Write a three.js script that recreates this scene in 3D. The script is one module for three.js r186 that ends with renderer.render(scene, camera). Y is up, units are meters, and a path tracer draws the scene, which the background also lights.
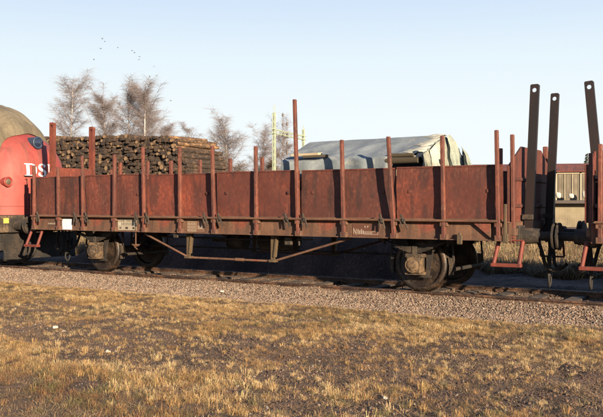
import * as THREE from 'three';
import { mergeGeometries, toCreasedNormals } from 'three/addons/utils/BufferGeometryUtils.js';
import { RoundedBoxGeometry } from 'three/addons/geometries/RoundedBoxGeometry.js';
import { FontLoader } from 'three/addons/loaders/FontLoader.js';
import { TextGeometry } from 'three/addons/geometries/TextGeometry.js';

// ---------------------------------------------------------------- camera, sky, sun, exposure
// x runs along the track, y = 0 is the top of the rails, z points from the track to the viewer
const scene = new THREE.Scene();
const camera = new THREE.PerspectiveCamera(29.17, 1024 / 708, 0.1, 3000);
camera.position.set(9.83, 1.586, 14.25);
{
  const a = THREE.MathUtils.degToRad(31.9);
  camera.lookAt(9.83 - Math.sin(a) * 10, 1.586 - 10 * Math.tan(THREE.MathUtils.degToRad(0.343)), 14.25 - Math.cos(a) * 10);
}
const renderer = new THREE.WebGLRenderer({ antialias: true });
renderer.setSize(1024, 708);
renderer.toneMapping = THREE.LinearToneMapping;
renderer.toneMappingExposure = 3.2;
renderer.shadowMap.enabled = true;

const SUN_AZ = THREE.MathUtils.degToRad(57), SUN_EL = THREE.MathUtils.degToRad(14);
const sunDir = new THREE.Vector3(Math.sin(SUN_AZ) * Math.cos(SUN_EL), Math.sin(SUN_EL), Math.cos(SUN_AZ) * Math.cos(SUN_EL));
const sun = new THREE.DirectionalLight(new THREE.Color().setRGB(1, 0.82, 0.58), 5);
sun.position.copy(sunDir).multiplyScalar(80);
sun.castShadow = true;
sun.shadow.mapSize.set(4096, 4096);
Object.assign(sun.shadow.camera, { left: -40, right: 40, top: 30, bottom: -30, near: 1, far: 200 });
scene.add(sun, sun.target);
{ // clear late-autumn sky: white at the horizon, pale blue higher, deeper blue overhead
  const W = 512, H = 256, d = new Float32Array(W * H * 4);
  const stops = [[0, .94, .99, 1.0], [6, .90, .975, 1.0], [9.7, .82, .93, .99], [14.5, .65, .79, .965], [28, .32, .49, .80], [50, .15, .29, .61], [90, .09, .20, .48]];
  for (let j = 0; j < H; j++) {
    const el = (j + .5) / H * 180 - 90;
    for (let i = 0; i < W; i++) {
      let c;
      if (el < 0) c = [.20, .17, .14];
      else {
        let k = 0; while (k < stops.length - 2 && el > stops[k + 1][0]) k++;
        const a = stops[k], b = stops[k + 1]; let t = (el - a[0]) / (b[0] - a[0]); t = t * t * (3 - 2 * t) * .4 + t * .6;
        c = [1, 2, 3].map(n => a[n] + (b[n] - a[n]) * t);
      }
      d.set([...c.map(x => x / renderer.toneMappingExposure), 1], (j * W + i) * 4);
    }
  }
  const sky = new THREE.DataTexture(d, W, H, THREE.RGBAFormat, THREE.FloatType);
  sky.mapping = THREE.EquirectangularReflectionMapping; sky.magFilter = sky.minFilter = THREE.LinearFilter; sky.needsUpdate = true;
  scene.background = sky; scene.environment = sky;
}

// ---------------------------------------------------------------- helpers
function rng(seed) { let s = seed >>> 0; return () => { s = (s + 0x6D2B79F5) >>> 0; let t = s; t = Math.imul(t ^ (t >>> 15), t | 1); t ^= t + Math.imul(t ^ (t >>> 7), t | 61); return ((t ^ (t >>> 14)) >>> 0) / 4294967296; }; }
const mix = (a, b, t) => a + (b - a) * t, clamp = (v, a = 0, b = 1) => Math.min(b, Math.max(a, v));
const sstep = (a, b, v) => { const t = clamp((v - a) / (b - a)); return t * t * (3 - 2 * t); };
function hash2(i, j, s) { let h = Math.imul(i, 374761393) + Math.imul(j, 668265263) + Math.imul(s, 1442695041); h = Math.imul(h ^ (h >>> 13), 1274126177); return ((h ^ (h >>> 16)) >>> 0) / 4294967296; }
function vnoise(x, y, s, p = 0) {
  const i = Math.floor(x), j = Math.floor(y); let u = x - i, v = y - j; u = u * u * (3 - 2 * u); v = v * v * (3 - 2 * v);
  const w = p ? n => ((n % p) + p) % p : n => n;
  const i0 = w(i), i1 = w(i + 1), j0 = w(j), j1 = w(j + 1);
  return mix(mix(hash2(i0, j0, s), hash2(i1, j0, s), u), mix(hash2(i0, j1, s), hash2(i1, j1, s), u), v);
}
function fbm(x, y, s, oct = 4, p = 0) { let a = .5, t = 0, n = 0; for (let k = 0; k < oct; k++) { t += a * vnoise(x, y, s + k * 17, p); n += a; a *= .5; x *= 2; y *= 2; p *= 2; } return t / n; }
// fn(u, v) in 0..1, tiles; returns linear colour, stored as sRGB bytes
const enc = c => { c = clamp(c); return Math.round(255 * (c <= .0031308 ? 12.92 * c : 1.055 * Math.pow(c, 1 / 2.4) - .055)); };
function colorTex(N, fn, M = N) {
  const d = new Uint8Array(N * M * 4);
  for (let j = 0; j < M; j++) for (let i = 0; i < N; i++) { const c = fn(i / N, j / M).map(x => x * .69); d.set([enc(c[0]), enc(c[1]), enc(c[2]), 255], (j * N + i) * 4); }
  const t = new THREE.DataTexture(d, N, M); t.colorSpace = THREE.SRGBColorSpace; return finish(t);
}
function greyTex(N, fn) {
  const d = new Uint8Array(N * N * 4);
  for (let j = 0; j < N; j++) for (let i = 0; i < N; i++) { const c = Math.round(255 * clamp(fn(i / N, j / N))); d.set([c, c, c, 255], (j * N + i) * 4); }
  return finish(new THREE.DataTexture(d, N, N));
}
function finish(t) { t.wrapS = t.wrapT = THREE.RepeatWrapping; t.magFilter = THREE.LinearFilter; t.minFilter = THREE.LinearMipmapLinearFilter; t.generateMipmaps = true; t.needsUpdate = true; return t; }
const lerp3 = (a, b, t) => [mix(a[0], b[0], t), mix(a[1], b[1], t), mix(a[2], b[2], t)];

const used = new Map();
function numbered(n) { const k = used.get(n) || 0; used.set(n, k + 1); return k ? n + '_' + String(k).padStart(3, '0') : n; }
function thing(name, label, category, pos = [0, 0, 0], ry = 0, group) {
  const o = new THREE.Group(); o.name = numbered(name); o.position.set(...pos); o.rotation.y = ry;
  return tag(o, label, category, group);
}
function tag(o, label, category, group, kind) {
  o.userData = { label, category }; if (group) o.userData.group = group; if (kind) o.userData.kind = kind;
  scene.add(o); return o;
}
function structure(o) { o.userData.kind = 'structure'; scene.add(o); return o; }
// triangle soup with texture coordinates in metres (box mapping)
function metric(geo, off = [0, 0], rot = false) {
  const g = geo.index ? geo.toNonIndexed() : geo, p = g.attributes.position, n = g.attributes.normal, uv = new Float32Array(p.count * 2);
  for (let i = 0; i < p.count; i += 3) {
    let nx = 0, ny = 0, nz = 0; for (let k = 0; k < 3; k++) { nx += Math.abs(n.getX(i + k)); ny += Math.abs(n.getY(i + k)); nz += Math.abs(n.getZ(i + k)); }
    for (let k = 0; k < 3; k++) {
      const x = p.getX(i + k), y = p.getY(i + k), z = p.getZ(i + k); let u, v;
      if (nz >= nx && nz >= ny) { u = x; v = y; } else if (nx >= ny) { u = z + 1.7; v = y; } else { u = x; v = z + .9; }
      if (rot) [u, v] = [v, u];
      uv[(i + k) * 2] = u + off[0]; uv[(i + k) * 2 + 1] = v + off[1];
    }
  }
  g.setAttribute('uv', new THREE.BufferAttribute(uv, 2)); return g;
}
function plain(g) { g = g.index ? g.toNonIndexed() : g; for (const k of Object.keys(g.attributes)) if (!['position', 'normal', 'uv'].includes(k)) g.deleteAttribute(k); if (!g.attributes.uv) g.setAttribute('uv', new THREE.BufferAttribute(new Float32Array(g.attributes.position.count * 2), 2)); return g; }
function mesh(name, geos, mat, parent, off) {
  geos = Array.isArray(geos) ? geos : [geos];
  let g = geos.length > 1 ? mergeGeometries(geos.map(plain)) : plain(geos[0]);
  if (off !== null) g = metric(g, off || [0, 0]);
  const m = new THREE.Mesh(g, mat); m.name = name; m.castShadow = m.receiveShadow = true; if (parent) parent.add(m); return m;
}
const _m = new THREE.Matrix4(), _e = new THREE.Euler(), _q = new THREE.Quaternion();
function put(g, x = 0, y = 0, z = 0, rx = 0, ry = 0, rz = 0) { _q.setFromEuler(_e.set(rx, ry, rz)); return g.applyMatrix4(_m.compose(new THREE.Vector3(x, y, z), _q, new THREE.Vector3(1, 1, 1))); }
const box = (w, h, d, x, y, z, rx, ry, rz) => put(new THREE.BoxGeometry(w, h, d), x, y, z, rx, ry, rz);
const rbox = (w, h, d, x, y, z, r = .01, rx, ry, rz) => put(new RoundedBoxGeometry(w, h, d, 1, Math.min(r, w / 2.01, h / 2.01, d / 2.01)), x, y, z, rx, ry, rz);
const cylX = (r, l, x, y, z, n = 20, r2 = r) => put(new THREE.CylinderGeometry(r2, r, l, n), x, y, z, 0, 0, -Math.PI / 2);   // r at the -x end
const cylY = (r, l, x, y, z, n = 12, r2 = r) => put(new THREE.CylinderGeometry(r2, r, l, n), x, y, z);
const cylZ = (r, l, x, y, z, n = 20, r2 = r) => put(new THREE.CylinderGeometry(r2, r, l, n), x, y, z, Math.PI / 2, 0, 0);   // r2 at the +z end
function bar(a, b, r, n = 6, r2 = r) {   // round bar from a to b
  const A = new THREE.Vector3(...a), B = new THREE.Vector3(...b), d = B.clone().sub(A), l = d.length();
  const g = new THREE.CylinderGeometry(r2, r, l, n); _q.setFromUnitVectors(new THREE.Vector3(0, 1, 0), d.normalize());
  return g.applyMatrix4(_m.compose(A.add(B).multiplyScalar(.5), _q, new THREE.Vector3(1, 1, 1)));
}
function tube(pts, r, seg = 24, n = 7, closed = false, tension = .5) { return new THREE.TubeGeometry(new THREE.CatmullRomCurve3(pts.map(p => new THREE.Vector3(...p)), closed, 'catmullrom', tension), seg, r, n, closed); }
function prism(pts, depth, bevel = 0) {   // outline in x, y; extruded along z from 0
  const s = new THREE.Shape(pts.map(p => new THREE.Vector2(...p)));
  return new THREE.ExtrudeGeometry(s, { depth, bevelEnabled: bevel > 0, bevelSize: bevel, bevelThickness: bevel, bevelSegments: 1, curveSegments: 8 });
}
function surf(nu, nv, fn) {   // grid surface, fn(u, v) -> [x, y, z]
  const g = new THREE.PlaneGeometry(1, 1, nu, nv), p = g.attributes.position;
  for (let j = 0; j <= nv; j++) for (let i = 0; i <= nu; i++) p.setXYZ(j * (nu + 1) + i, ...fn(i / nu, j / nv));
  g.computeVertexNormals(); return g;
}

// ---------------------------------------------------------------- materials
const std = (o) => new THREE.MeshStandardMaterial({ roughness: .85, ...o });
const S = (r, g, b) => new THREE.Color().setRGB(r, g, b);
const rust = colorTex(1024, (u, v) => {         // 3 m tile of rusty red-brown sheet
  const streak = fbm(u * 25, v * 5, 3, 4, 5) , big = fbm(u * 4, v * 4, 11, 5, 4), mid = fbm(u * 12, v * 9, 23, 4, 12), fine = fbm(u * 90, v * 60, 31, 3, 30), scr = fbm(u * 120, v * 8, 77, 2, 8);
  let c = lerp3([.105, .025, .017], [.165, .040, .024], clamp(big * 2.4 - .7));
  c = lerp3(c, [.23, .056, .030], sstep(.51, .70, mid * .3 + big * .4 + fine * .3) * .75);
  c = lerp3(c, [.036, .012, .011], sstep(.46, .66, fbm(u * 7, v * 5, 19, 4, 5) * .35 + streak * .65) * .62);
  c = lerp3(c, [.20, .115, .085], sstep(.60, .8, scr * .6 + fine * .4) * .3);
  const k = .58 + .46 * fine; return [c[0] * k * .95, c[1] * k * .80, c[2] * k * .68];
});
rust.repeat.set(1 / 3, 1 / 3);
const rustBump = greyTex(512, (u, v) => .5 * fbm(u * 24, v * 24, 5, 4, 24) + .5 * fbm(u * 6, v * 6, 9, 3, 6)); rustBump.repeat.set(1 / 1.6, 1 / 1.6);
const dusty = colorTex(512, (u, v) => {         // 2 m tile: brake-dusted brown paint
  const big = fbm(u * 5, v * 5, 41, 4, 5), fine = fbm(u * 60, v * 60, 47, 3, 60), st = fbm(u * 30, v * 4, 53, 3, 4);
  let c = lerp3([.105, .044, .025], [.185, .088, .048], clamp(big * 2 - .5));
  c = lerp3(c, [.25, .055, .03], sstep(.62, .74, fbm(u * 3, v * 3, 59, 3, 3)) * .8);
  c = lerp3(c, [.06, .03, .022], sstep(.55, .75, st) * .5);
  return c.map(x => x * (.56 + .48 * fine));
}); dusty.repeat.set(.5, .5);
const grime = colorTex(512, (u, v) => {         // 1.5 m tile: black-brown grease and dust
  const a = fbm(u * 8, v * 8, 61, 5, 8), f = fbm(u * 60, v * 60, 67, 3, 60);
  return lerp3([.022, .016, .013], [.11, .075, .05], sstep(.4, .75, a * .6 + f * .4));
}); grime.repeat.set(1 / 1.5, 1 / 1.5);
const M = {
  rustA: std({ map: rust, bumpMap: rustBump, bumpScale: .004, roughness: .8 }),
  rustB: std({ map: rust, color: S(1.28, 1.15, 1.02), bumpMap: rustBump, bumpScale: .004, roughness: .82 }),
  rustC: std({ map: rust, color: S(.76, .84, .86), bumpMap: rustBump, bumpScale: .004, roughness: .78 }),
  stake: std({ map: rust, color: S(1.25, 1.6, 1.7), bumpMap: rustBump, bumpScale: .003, roughness: .75 }),
  post: std({ map: rust, color: S(1.35, 1.2, 1.0), roughness: .8 }),
  darkpost: std({ map: rust, color: S(.085, .08, .09), roughness: .6 }),
  dusty: std({ map: dusty, bumpMap: rustBump, bumpScale: .003, roughness: .85 }),
  grime: std({ map: grime, color: S(.7, .68, .66), roughness: .8 }),
  grimeLight: std({ map: grime, color: S(1.6, 1.4, 1.05), roughness: .85 }),
  black: std({ map: grime, color: S(.35, .33, .33), roughness: .8 }),
  olive: std({ map: dusty, color: S(.72, .98, .82), roughness: .8 }),
  loop: std({ map: rust, color: S(1.35, 1.05, .95), roughness: .7 }),
  steel: std({ map: grime, color: S(.75, .64, .57), roughness: .55, metalness: .35 }),
};

// ---------------------------------------------------------------- ground
const BZ = 2.55;                                // edge of the ballast on the viewer's side
function edgeZ(x) { return BZ + .22 * (fbm(x * .7, 3.1, 91, 3) - .5) * 2; }
function mound(x, z) {                          // low earth bank just beyond the wagon
  const m = sstep(-9.6, -7.6, x) * (1 - sstep(2.2, 3.3, x)) * sstep(-2.4, -3.5, z) * (1 - sstep(-4.2, -6.0, z));
  return m * (.98 + .25 * (fbm(x * 1.3, z * 1.3, 97, 3) - .5));
}
function groundY(x, z) {
  const nearB = sstep(2.9, 2.2, Math.abs(z + .0)) ;
  let y = -.15 + .05 * (fbm(x * .8, z * .8, 101, 3) - .5) * 2 + .035 * (fbm(x * 4, z * 4, 103, 3) - .5) * 2;
  y += .022 * (fbm(x * 13, z * 13, 105, 2) - .5) * 2; y = mix(y, -.32, nearB);
  const far = sstep(10, 60, Math.hypot(x, z)); y = mix(y, -.15 + .5 * (fbm(x * .05, z * .05, 107, 3) - .5), far);
  return y + mound(x, z);
}
const PATHZ = 6.55;
function bare(x, z) {                           // how bare the soil is: a trodden strip along the track and patches
  const w = 0.72 + .42 * sstep(1.5, 4, x) + .5 * (fbm(x * .7, z * .5, 113, 2) - .5) + .28 * sstep(2, 7, x);
  const path = 1 - sstep(w * .6, w * 1.35, Math.abs(z - PATHZ - .12 - .25 * Math.sin(x * .6)));
  const patch = sstep(.53, .66, fbm(x * 1.1 + 4, z * 1.7, 117, 3));
  return clamp(path * .95 + patch * .85);
}
{
  const axis = (a, b, fine, far) => { const r = []; for (let v = a; v < b; v += fine) r.push(v); r.push(b); let s = fine; for (let v = a; v > -far;) { s *= 1.28; v -= s; r.unshift(v); } s = fine; for (let v = b; v < far;) { s *= 1.28; v += s; r.push(v); } return r; };
  const xs = axis(-6.5, 9.2, .07, 900), zs = axis(-6.5, 10.2, .07, 900), nx = xs.length, nz = zs.length;
  const pos = new Float32Array(nx * nz * 3), uv = new Float32Array(nx * nz * 2), idx = [];
  for (let j = 0; j < nz; j++) for (let i = 0; i < nx; i++) { const k = j * nx + i; pos.set([xs[i], groundY(xs[i], zs[j]), zs[j]], k * 3); uv.set([xs[i], zs[j]], k * 2); if (i < nx - 1 && j < nz - 1) idx.push(k, k + nx, k + 1, k + 1, k + nx, k + nx + 1); }
  const g = new THREE.BufferGeometry(); g.setAttribute('position', new THREE.BufferAttribute(pos, 3)); g.setAttribute('uv', new THREE.BufferAttribute(uv, 2)); g.setIndex(idx); g.computeVertexNormals();
  const soil = colorTex(1024, (u, v) => {       // 4 m tile of dark crumbly soil with straw litter
    const a = fbm(u * 6, v * 6, 121, 5, 6), f = fbm(u * 128, v * 128, 127, 3, 128), st = vnoise(u * 300, v * 90, 129, 30), st2 = vnoise(u * 80, v * 280, 131, 40);
    let c = lerp3([.034, .018, .012], [.118, .066, .044], clamp(a * 2 - .5));
    c = lerp3(c, [.24, .155, .075], (sstep(.86, .95, st) + sstep(.86, .95, st2)) * .55);
    return c.map(x => x * (.55 + .9 * f));
  }); soil.repeat.set(.25, .25);
  const sb = greyTex(512, (u, v) => fbm(u * 60, v * 60, 137, 4, 60)); sb.repeat.set(.7, .7);
  const m = new THREE.Mesh(g, std({ map: soil, bumpMap: sb, bumpScale: .02, roughness: 1 })); m.name = 'ground'; m.receiveShadow = m.castShadow = true; structure(m);
}
function ballastY(x, z) {
  const a = Math.abs(z);
  let y = a < .68 ? -.115 : a < .84 ? -.10 : mix(-.065, -.20, sstep(1.1, 2.75, a));
  return y + .035 * (fbm(x * 2.2, z * 2.2, 141, 3) - .5) * 2;
}
{
  const nx = 420, nz = 70, x0 = -45, x1 = 30;
  const g = surf(nx, nz, (u, v) => { const x = mix(x0, x1, u), z = mix(-2.9, 2.9, v); const y = ballastY(x, z) - sstep(2.55, 2.9, Math.abs(z)) * .2; return [x, y, z]; });
  const tex = colorTex(1024, (u, v) => {        // 2 m tile of crushed stone
    const f = fbm(u * 70, v * 70, 151, 2, 70), b = fbm(u * 7, v * 7, 157, 4, 7), f2 = vnoise(u * 40, v * 40, 159, 40);
    return lerp3([.09, .054, .037], [.27, .18, .125], clamp(f * 1.3 - .25 + .3 * (b - .5))).map(x => x * (.7 + .5 * f2));
  }); tex.repeat.set(.5, .5);
  const bb = greyTex(512, (u, v) => vnoise(u * 44, v * 44, 163, 44) * .6 + vnoise(u * 90, v * 90, 165, 90) * .4); bb.repeat.set(.5, .5);
  const m = mesh('ballast_bed', g, std({ map: tex, bumpMap: bb, bumpScale: .03, roughness: 1 })); structure(m);
}
{ // loose stones of the ballast
  const R = rng(7), N = 62000, base = new THREE.IcosahedronGeometry(1, 0), p = base.attributes.position;
  const jit = new Map(); for (let i = 0; i < p.count; i++) { const k = [p.getX(i), p.getY(i), p.getZ(i)].map(v => v.toFixed(2)).join(); if (!jit.has(k)) jit.set(k, .7 + .6 * R()); const s = jit.get(k); p.setXYZ(i, p.getX(i) * s, p.getY(i) * s, p.getZ(i) * s); }
  base.computeVertexNormals();
  const im = new THREE.InstancedMesh(base, std({ roughness: .95 }), N), o = new THREE.Object3D(), c = new THREE.Color();
  for (let i = 0; i < N; i++) {
    let x, z; if (i < 50000) { x = -8 + 17.5 * R(); z = .80 + 1.95 * Math.pow(R(), .9); if (z > edgeZ(x) + .1 * R()) z -= .5; } else { x = -9 + 18 * R(); z = -2 + 2.66 * R(); if (Math.abs(z + .75) < .09) z += .25; }
    o.position.set(x, ballastY(x, z) + .006, z); const s = .007 + .013 * R() * R() + .004 * R(); o.scale.set(s * (.8 + .6 * R()), s * (.6 + .4 * R()), s * (.8 + .6 * R())); o.rotation.set(R() * 6, R() * 6, R() * 6); o.updateMatrix(); im.setMatrixAt(i, o.matrix);
    const t = R() < .75 * Math.exp(-Math.max(0, Math.abs(z) - .8) * 3.2) ? .9 : R(), q = .5 + .75 * R(); im.setColorAt(i, t < .5 ? c.setRGB(.185 * q, .124 * q, .086 * q) : t < .75 ? c.setRGB(.17 * q, .132 * q, .104 * q) : t < .985 ? c.setRGB(.085 * q, .053 * q, .036 * q) : c.setRGB(.28 * q, .24 * q, .20 * q));
  }
  im.name = 'ballast_stones'; im.castShadow = im.receiveShadow = true;
  tag(im, 'loose pinkish crushed stone covering the track bed beside the rails', 'ballast', null, 'stuff');
}
// grass tufts: a few variants of bent blades
function tuftGeo(seed, n, h, spread, flat) {
  const R = rng(seed), pos = [], col = [];
  for (let b = 0; b < n; b++) {
    const a = R() * 6.283, r = R() * spread, bx = Math.cos(a) * r, bz = Math.sin(a) * r, L = h * (.45 + .75 * R()), lean = (flat ? .9 : .35) + 1.0 * R() * R() + .75 * R(), da = a + (R() - .5) * 1.6, w = .0008 + .0011 * R(), px = -Math.sin(da) * w, pz = Math.cos(da) * w;
    const m = [bx + Math.cos(da) * L * .45 * lean * .6, L * (flat ? .16 : .55), bz + Math.sin(da) * L * .45 * lean * .6], t = [bx + Math.cos(da) * L * lean, L * Math.max(flat ? .06 : .22, 1 - lean * .6), bz + Math.sin(da) * L * lean];
    const A = [bx - px, -.01, bz - pz], B = [bx + px, -.01, bz + pz], C = [m[0] + px * .8, m[1], m[2] + pz * .8], D = [m[0] - px * .8, m[1], m[2] - pz * .8];
    pos.push(...A, ...B, ...C, ...A, ...C, ...D, ...D, ...C, ...t);
    const k = .65 + .6 * R(), g = R() < .06 ? [.55, .75, .5] : R() < .2 ? [.75, .6, .55] : [1, 1, 1]; for (let q = 0; q < 9; q++) col.push(k * g[0], k * g[1], k * g[2]);
  }
  const g = new THREE.BufferGeometry(); g.setAttribute('position', new THREE.Float32BufferAttribute(pos, 3)); g.setAttribute('color', new THREE.Float32BufferAttribute(col, 3)); g.computeVertexNormals(); return g;
}
const straw = new THREE.MeshPhysicalMaterial({ vertexColors: true, side: THREE.DoubleSide, roughness: .9 });
function scatter(name, label, seed, geos, list) {
  const parts = geos.map((g, k) => list.filter((_, i) => i % geos.length === k)), c = new THREE.Color(), o = new THREE.Object3D(), R = rng(seed);
  const root = new THREE.Group(); root.name = name;
  parts.forEach((l, k) => {
    const im = new THREE.InstancedMesh(geos[k], straw, l.length); im.name = 'grass_tufts'; im.castShadow = im.receiveShadow = true; im.userData.kind = 'stuff';
    l.forEach(([x, y, z, s, col], i) => { o.position.set(x, y, z); o.rotation.set((R() - .5) * .25, R() * 6.283, (R() - .5) * .25); o.scale.set(s * (.8 + .5 * R()), s * (.75 + .5 * R()), s * (.8 + .5 * R())); o.updateMatrix(); im.setMatrixAt(i, o.matrix); im.setColorAt(i, c.setRGB(...col)); });
    root.add(im);
  });
  tag(root, label, 'grass', null, 'stuff'); return root;
}
{
  const R = rng(21), list = [], gold = [.35, .215, .085], pale = [.47, .335, .175], brown = [.19, .098, .042], green = [.13, .105, .04];
  for (let i = 0; i < 90000 && list.length < 23000; i++) {
    const x = -7.5 + 17 * R(), z = 2.35 + 7.9 * R();
    if (z < edgeZ(x) - .12 * R()) continue;
    const d = bare(x, z), dens = mix(1, .12, d) * (.12 + .88 * sstep(.42, .57, fbm(x * 3.6, z * 3.6, 171, 3)));
    if (R() > dens) continue;
    const big = fbm(x * .9, z * .9, 173, 2), tall = mix(.55, .74, sstep(6.9, 8.2, z)) * mix(.65, 1.25, big) * (R() < .06 ? 1.5 : 1) * (z < 3.2 ? .8 : 1);
    const h = fbm(x * 1.7, z * 1.7, 179, 3) + (R() - .5) * .35; let c = h < .42 ? lerp3(brown, gold, clamp(h / .42)) : lerp3(gold, pale, clamp((h - .46) / .25));
    const damp = Math.exp(-((x - 3.9) ** 2 / 3 + (z - 9.9) ** 2 / 1.2)); if (R() < damp) continue; if (R() < damp * 1.6) c = R() < .5 ? green : brown;
    if (R() < sstep(.6, .7, fbm(x * .6 + 9, z * .6, 181, 2)) * .3 + .03) c = green;
    list.push([x, groundY(x, z), z, tall, c]);
  }
  scatter('dry_grass', 'short straw-coloured dry grass tufts in the foreground before the track', 5, [1, 2, 3, 4, 5].map(s => tuftGeo(s * 13, 34, .105, .055)), list);
  const litter = []; for (let i = 0; i < 25000; i++) { const x = -7.5 + 17 * R(), z = 2.4 + 7.9 * R(); if (z < edgeZ(x) - .25 * R() || R() < bare(x, z) * .55) continue; const k = R(); litter.push([x, groundY(x, z), z, .8 + .6 * R(), k < .45 ? [.20, .12, .055] : k < .85 ? [.34, .225, .11] : [.12, .07, .035]]); }
  scatter('straw_litter', 'flattened brown straw lying between the foreground grass tufts', 8, [11, 12, 13].map(s => tuftGeo(s * 13, 15, .10, .06, true)), litter);
  const far = [];
  for (let i = 0; i < 40000 && far.length < 9000; i++) {
    const x = -22 + 34 * R(), z = -4.8 - 26 * R() * R() ; if (mound(x, z) > .3) continue;
    if (R() < 1.05 - sstep(.38, .62, fbm(x * 1.6, z * 1.6, 187, 3))) continue;
    const k = R(); far.push([x, groundY(x, z), z, 2.2 + 2.2 * R(), k < .3 ? [.29, .20, .10] : k < .75 ? [.16, .105, .052] : [.12, .085, .045]]);
  }
  scatter('tall_grass', 'tall pale dry grass growing behind the wagons', 6, [6, 7, 8].map(s => tuftGeo(s * 13, 30, .13, .07)), far);
}
{ // pebbles and clods on the bare strip
  const R = rng(31), N = 24000, im = new THREE.InstancedMesh(new THREE.DodecahedronGeometry(1, 0), std({ roughness: 1 }), N), o = new THREE.Object3D(), c = new THREE.Color();
  let n = 0; while (n < N) {
    const x = -3 + 12.5 * R(), z = 3 + 7 * R(); if (R() > .06 + .9 * bare(x, z)) continue;
    const s = .004 + .016 * R() * R() * R() + .003 * R(); o.position.set(x, groundY(x, z) + s * .3, z); o.scale.set(s * (.8 + .7 * R()), s * (.5 + .4 * R()), s * (.8 + .7 * R())); o.rotation.set(R(), R() * 6, R()); o.updateMatrix(); im.setMatrixAt(n, o.matrix);
    const t = R(), q = .6 + .7 * R(); im.setColorAt(n++, t < .6 ? c.setRGB(.062 * q, .036 * q, .024 * q) : t < .95 ? c.setRGB(.115 * q, .068 * q, .045 * q) : c.setRGB(.19 * q, .155 * q, .13 * q));
  }
  im.name = 'pebbles'; im.castShadow = im.receiveShadow = true; tag(im, 'dark clods and pebbles scattered over the bare strip of soil', 'pebbles', null, 'stuff');
}

// ---------------------------------------------------------------- railway track
{
  const t = new THREE.Group(); t.name = 'railway_track'; structure(t);
  const prof = [[-.065, -.15], [.065, -.15], [.065, -.138], [.012, -.12], [.010, -.045], [.036, -.035], [.036, -.006], [.030, 0], [-.030, 0], [-.036, -.006], [-.036, -.035], [-.010, -.045], [-.012, -.12], [-.065, -.138]];
  const railMat = std({ map: grime, color: S(1.5, 1.1, .95), roughness: .6, metalness: .2 }), top = std({ color: S(.28, .24, .21), roughness: .35, metalness: .8 });
  for (const z of [.755, -.755]) {
    const g = put(prism(prof, 80), -48, 0, z, 0, Math.PI / 2, 0); mesh('rail', g, railMat, t);
  }
  const wood = std({ map: grime, color: S(1.5, 1.35, 1.25), roughness: .95 }), R = rng(4), geo = [0, 1, 2].map(k => metric(plain(rbox(.24, .16, 2.5, 0, 0, 0, .02)), [k * .37, k * .21]));
  for (let i = 0; i < 62; i++) { const m = new THREE.Mesh(geo[i % 3], wood); m.name = 'sleeper'; m.position.set(-30 + i * .64 + (R() - .5) * .05, -.168 + .02 * R(), (R() - .5) * .06); m.rotation.y = (R() - .5) * .03; m.castShadow = m.receiveShadow = true; t.add(m); }
}

// ---------------------------------------------------------------- stake wagon
const HALF = 5.81;
function canvasPanel(w, h, draw) { const c = document.createElement('canvas'); c.width = w; c.height = h; draw(c.getContext('2d'), w, h); const t = new THREE.CanvasTexture(c); t.colorSpace = THREE.SRGBColorSpace; t.magFilter = THREE.LinearFilter; return t; }
function plate(name, x0, x1, y0, y1, mat, parent, z = 1.352, t = .006) {   // thin plate with its print on it
  const g = new THREE.BoxGeometry(x1 - x0, y1 - y0, t); g.translate((x0 + x1) / 2, (y0 + y1) / 2, z + t / 2);
  const m = new THREE.Mesh(g, mat); m.name = name; m.castShadow = m.receiveShadow = true; parent.add(m); return m;
}
const printed = (w, h, draw, k = .32) => std({ map: canvasPanel(w, h, draw), color: S(k, k, k), roughness: .7 });
const nearStakes = [[-5.66, 2.5, 0, 0], [-4.81, 2.44, 0, .02], [-4.0, 2.67, .0, .03], [-3.03, 2.67, .03, .02], [-2.14, 2.8, .0, .04], [-1.14, 2.77, .02, .03], [-.24, 2.75, -.01, .05], [.8, 2.71, 0, .02], [1.77, 3.56, -.07, .02], [2.75, 2.75, -.02, .04], [3.76, 2.76, -.05, .13], [4.69, 2.74, -.02, .03], [5.64, 2.79, -.03, .02]];
const farStakes = [-5.64, -4.66, -3.86, -2.91, -1.97, -1.02, -.05, .9, 1.85, 2.8, 3.75, 4.75, 5.64];
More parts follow.
